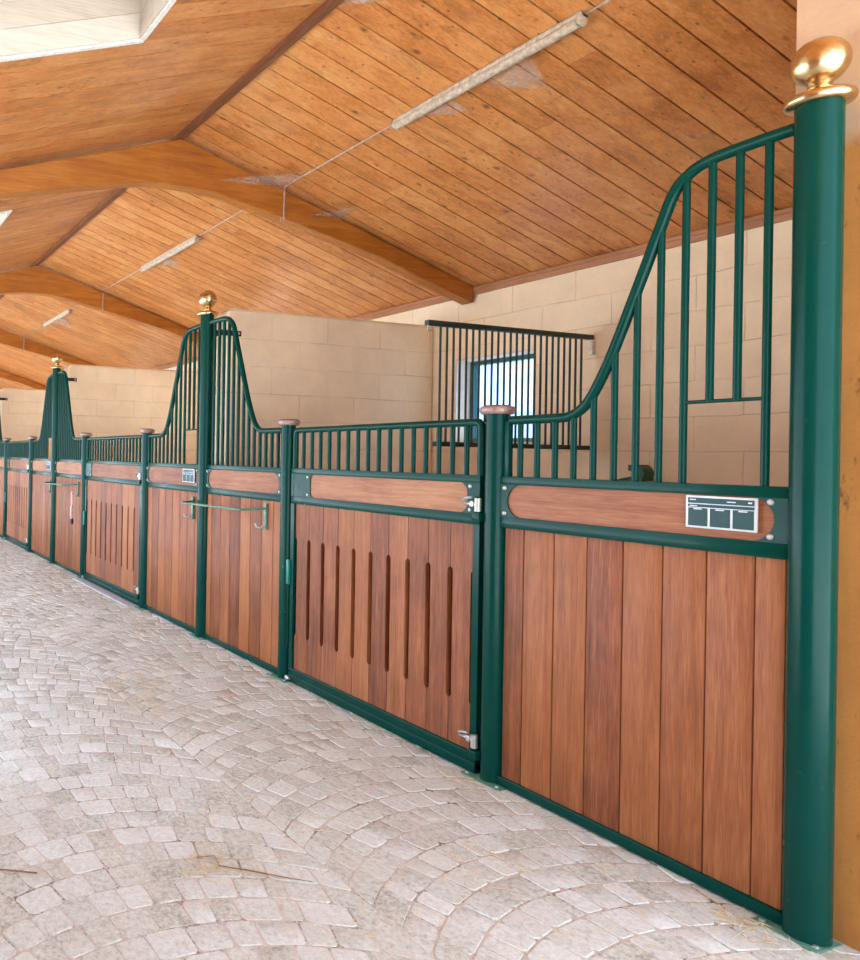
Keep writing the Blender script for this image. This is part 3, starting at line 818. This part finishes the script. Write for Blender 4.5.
web([(-2.95, .34, 3.22), (-2.75, .60, 3.14), (-2.62, .32, 3.225)], 'wispy cobweb beside the middle of the nearest batten light')
web([(-3.02, -.46, 3.47), (-2.8, -.30, 3.42), (-2.72, -.44, 3.46)], 'wispy cobweb hanging from the ridge board')
web([(-6.9, .34, 3.22), (-6.6, .52, 3.165), (-6.5, .33, 3.225)], 'wispy cobweb under the second batten light')
web([(-10.5, .32, 3.225), (-10.3, .62, 3.13), (-9.8, .33, 3.22)], 'large pale cobweb under the third batten light')

# ------------------------------------------------------------------ straw and a twig
mb = MB()
def straw_piece(x, y, L_, r, a=None):
    a = random.uniform(0, PI) if a is None else a
    dx, dy = math.cos(a)*L_/2, math.sin(a)*L_/2; k = random.uniform(-.2, .2)*L_
    mb.tube([(x-dx, y-dy, .003), (x-dy*k, y+dx*k, .006), (x+dx, y+dy, .003)], r, 4)
for _ in range(420):
    x = random.uniform(-9, -1.2); y = random.uniform(-2.6, -.12)
    straw_piece(x, y, random.uniform(.02, .08), .0011)
for cx, cy, n, s in ((-2.25, -1.46, 30, .05), (-3.85, -1.0, 60, .16), (-4.2, -.9, 40, .18), (-1.95, -.55, 25, .12), (-3.1, -2.1, 25, .2), (-1.5, -.1, 40, .06), (-2.5, -.12, 20, .06)):
    for _ in range(n): straw_piece(random.gauss(cx, s), min(-.03, random.gauss(cy, s*.7)), random.uniform(.02, .09), .0012)
tag(mb.build('straw_litter', M['straw']), 'loose bits of straw scattered over the pale setts', 'straw', kind='stuff')
mb = MB(); mb.tube([(-2.22, -1.44, .006), (-2.15, -1.36, .012), (-2.09, -1.27, .007), (-2.05, -1.20, .004)], [.002, .003, .002, .001], 6)
mb.tube([(-2.22, -1.44, .006), (-2.27, -1.43, .012), (-2.29, -1.49, .006)], .0012, 5)
tag(mb.build('twig', M['twig']), 'thin brown twig lying on the setts in the foreground', 'twig')
mb = MB(); mb.tube([(-2.44, -2.20, .004), (-2.40, -2.12, .010), (-2.36, -2.02, .004)], .0028, 6)
tag(mb.build('twig', M['twig']), 'thin twig on the setts at the lower left edge', 'twig')

# ------------------------------------------------------------------ world and light
wd = bpy.data.worlds.new('sky'); scene.world = wd; wd.use_nodes = True; nt = wd.node_tree
bg = nt.nodes['Background']
tc = N(nt, 'ShaderNodeTexCoord'); sp = N(nt, 'ShaderNodeSeparateXYZ'); L(nt, tc.outputs['Generated'], sp.inputs[0])
grad = ramp(nt, sp.outputs[2], [(.0, (1.0, .985, .96)), (.15, (.93, .96, 1.0)), (1.0, (.72, .84, 1.0))])
mpw = N(nt, 'ShaderNodeMapping'); mpw.inputs['Scale'].default_value = (2, 2, 7); L(nt, tc.outputs['Generated'], mpw.inputs['Vector'])
cl = ramp(nt, noise(nt, mpw.outputs['Vector'], 3.2, 5, .6), [(.42, (0, 0, 0)), (.6, (1, 1, 1))])
cool = (.86, .96, 1.10)
sky = mix(nt, cl, mix(nt, 1.0, grad, (.62, .80, 1.0), 'MULTIPLY'), (1.0, 1.0, 1.0))
sky = mix(nt, 1.0, sky, cool, 'MULTIPLY')
L(nt, sky, bg.inputs['Color']); bg.inputs['Strength'].default_value = 1.1

sl = bpy.data.lights.new('sun', 'SUN'); sl.energy = 8; sl.angle = math.radians(1.5); sl.color = (.90, .97, 1.0)
so = bpy.data.objects.new('sun', sl); COL.objects.link(so)
dirv = Vector((.14, -.58, -.80)); so.rotation_euler = dirv.to_track_quat('-Z', 'Y').to_euler(); so.location = (0, 8, 12)
# ------------------------------------------------------------------ camera
f, phi, pit, rol, D = 761.4, .33589, .001946, .017277, 2.6842
ax = Vector((-math.cos(phi), math.sin(phi), 0)); rt = Vector((math.sin(phi), math.cos(phi), 0)); up = Vector((0, 0, 1))
a = ax*math.cos(pit)+up*math.sin(pit); u = up*math.cos(pit)-ax*math.sin(pit)
r2 = rt*math.cos(rol)+u*math.sin(rol); u2 = u*math.cos(rol)-rt*math.sin(rol)
cam = bpy.data.cameras.new('camera'); co = bpy.data.objects.new('camera', cam); COL.objects.link(co)
co.matrix_world = Matrix(((r2.x, u2.x, -a.x, 0), (r2.y, u2.y, -a.y, -D), (r2.z, u2.z, -a.z, 1.35), (0, 0, 0, 1)))
cam.sensor_fit = 'HORIZONTAL'; cam.sensor_width = 36; cam.lens = f*36/860
cam.shift_x = 338.4/860; cam.shift_y = -26.87/860; cam.clip_start = .05; cam.clip_end = 200
scene.camera = co
vs = scene.view_settings; vs.view_transform = 'Standard'; vs.look = 'None'; vs.gamma = 1; vs.exposure = 2.12; vs.use_curve_mapping = False
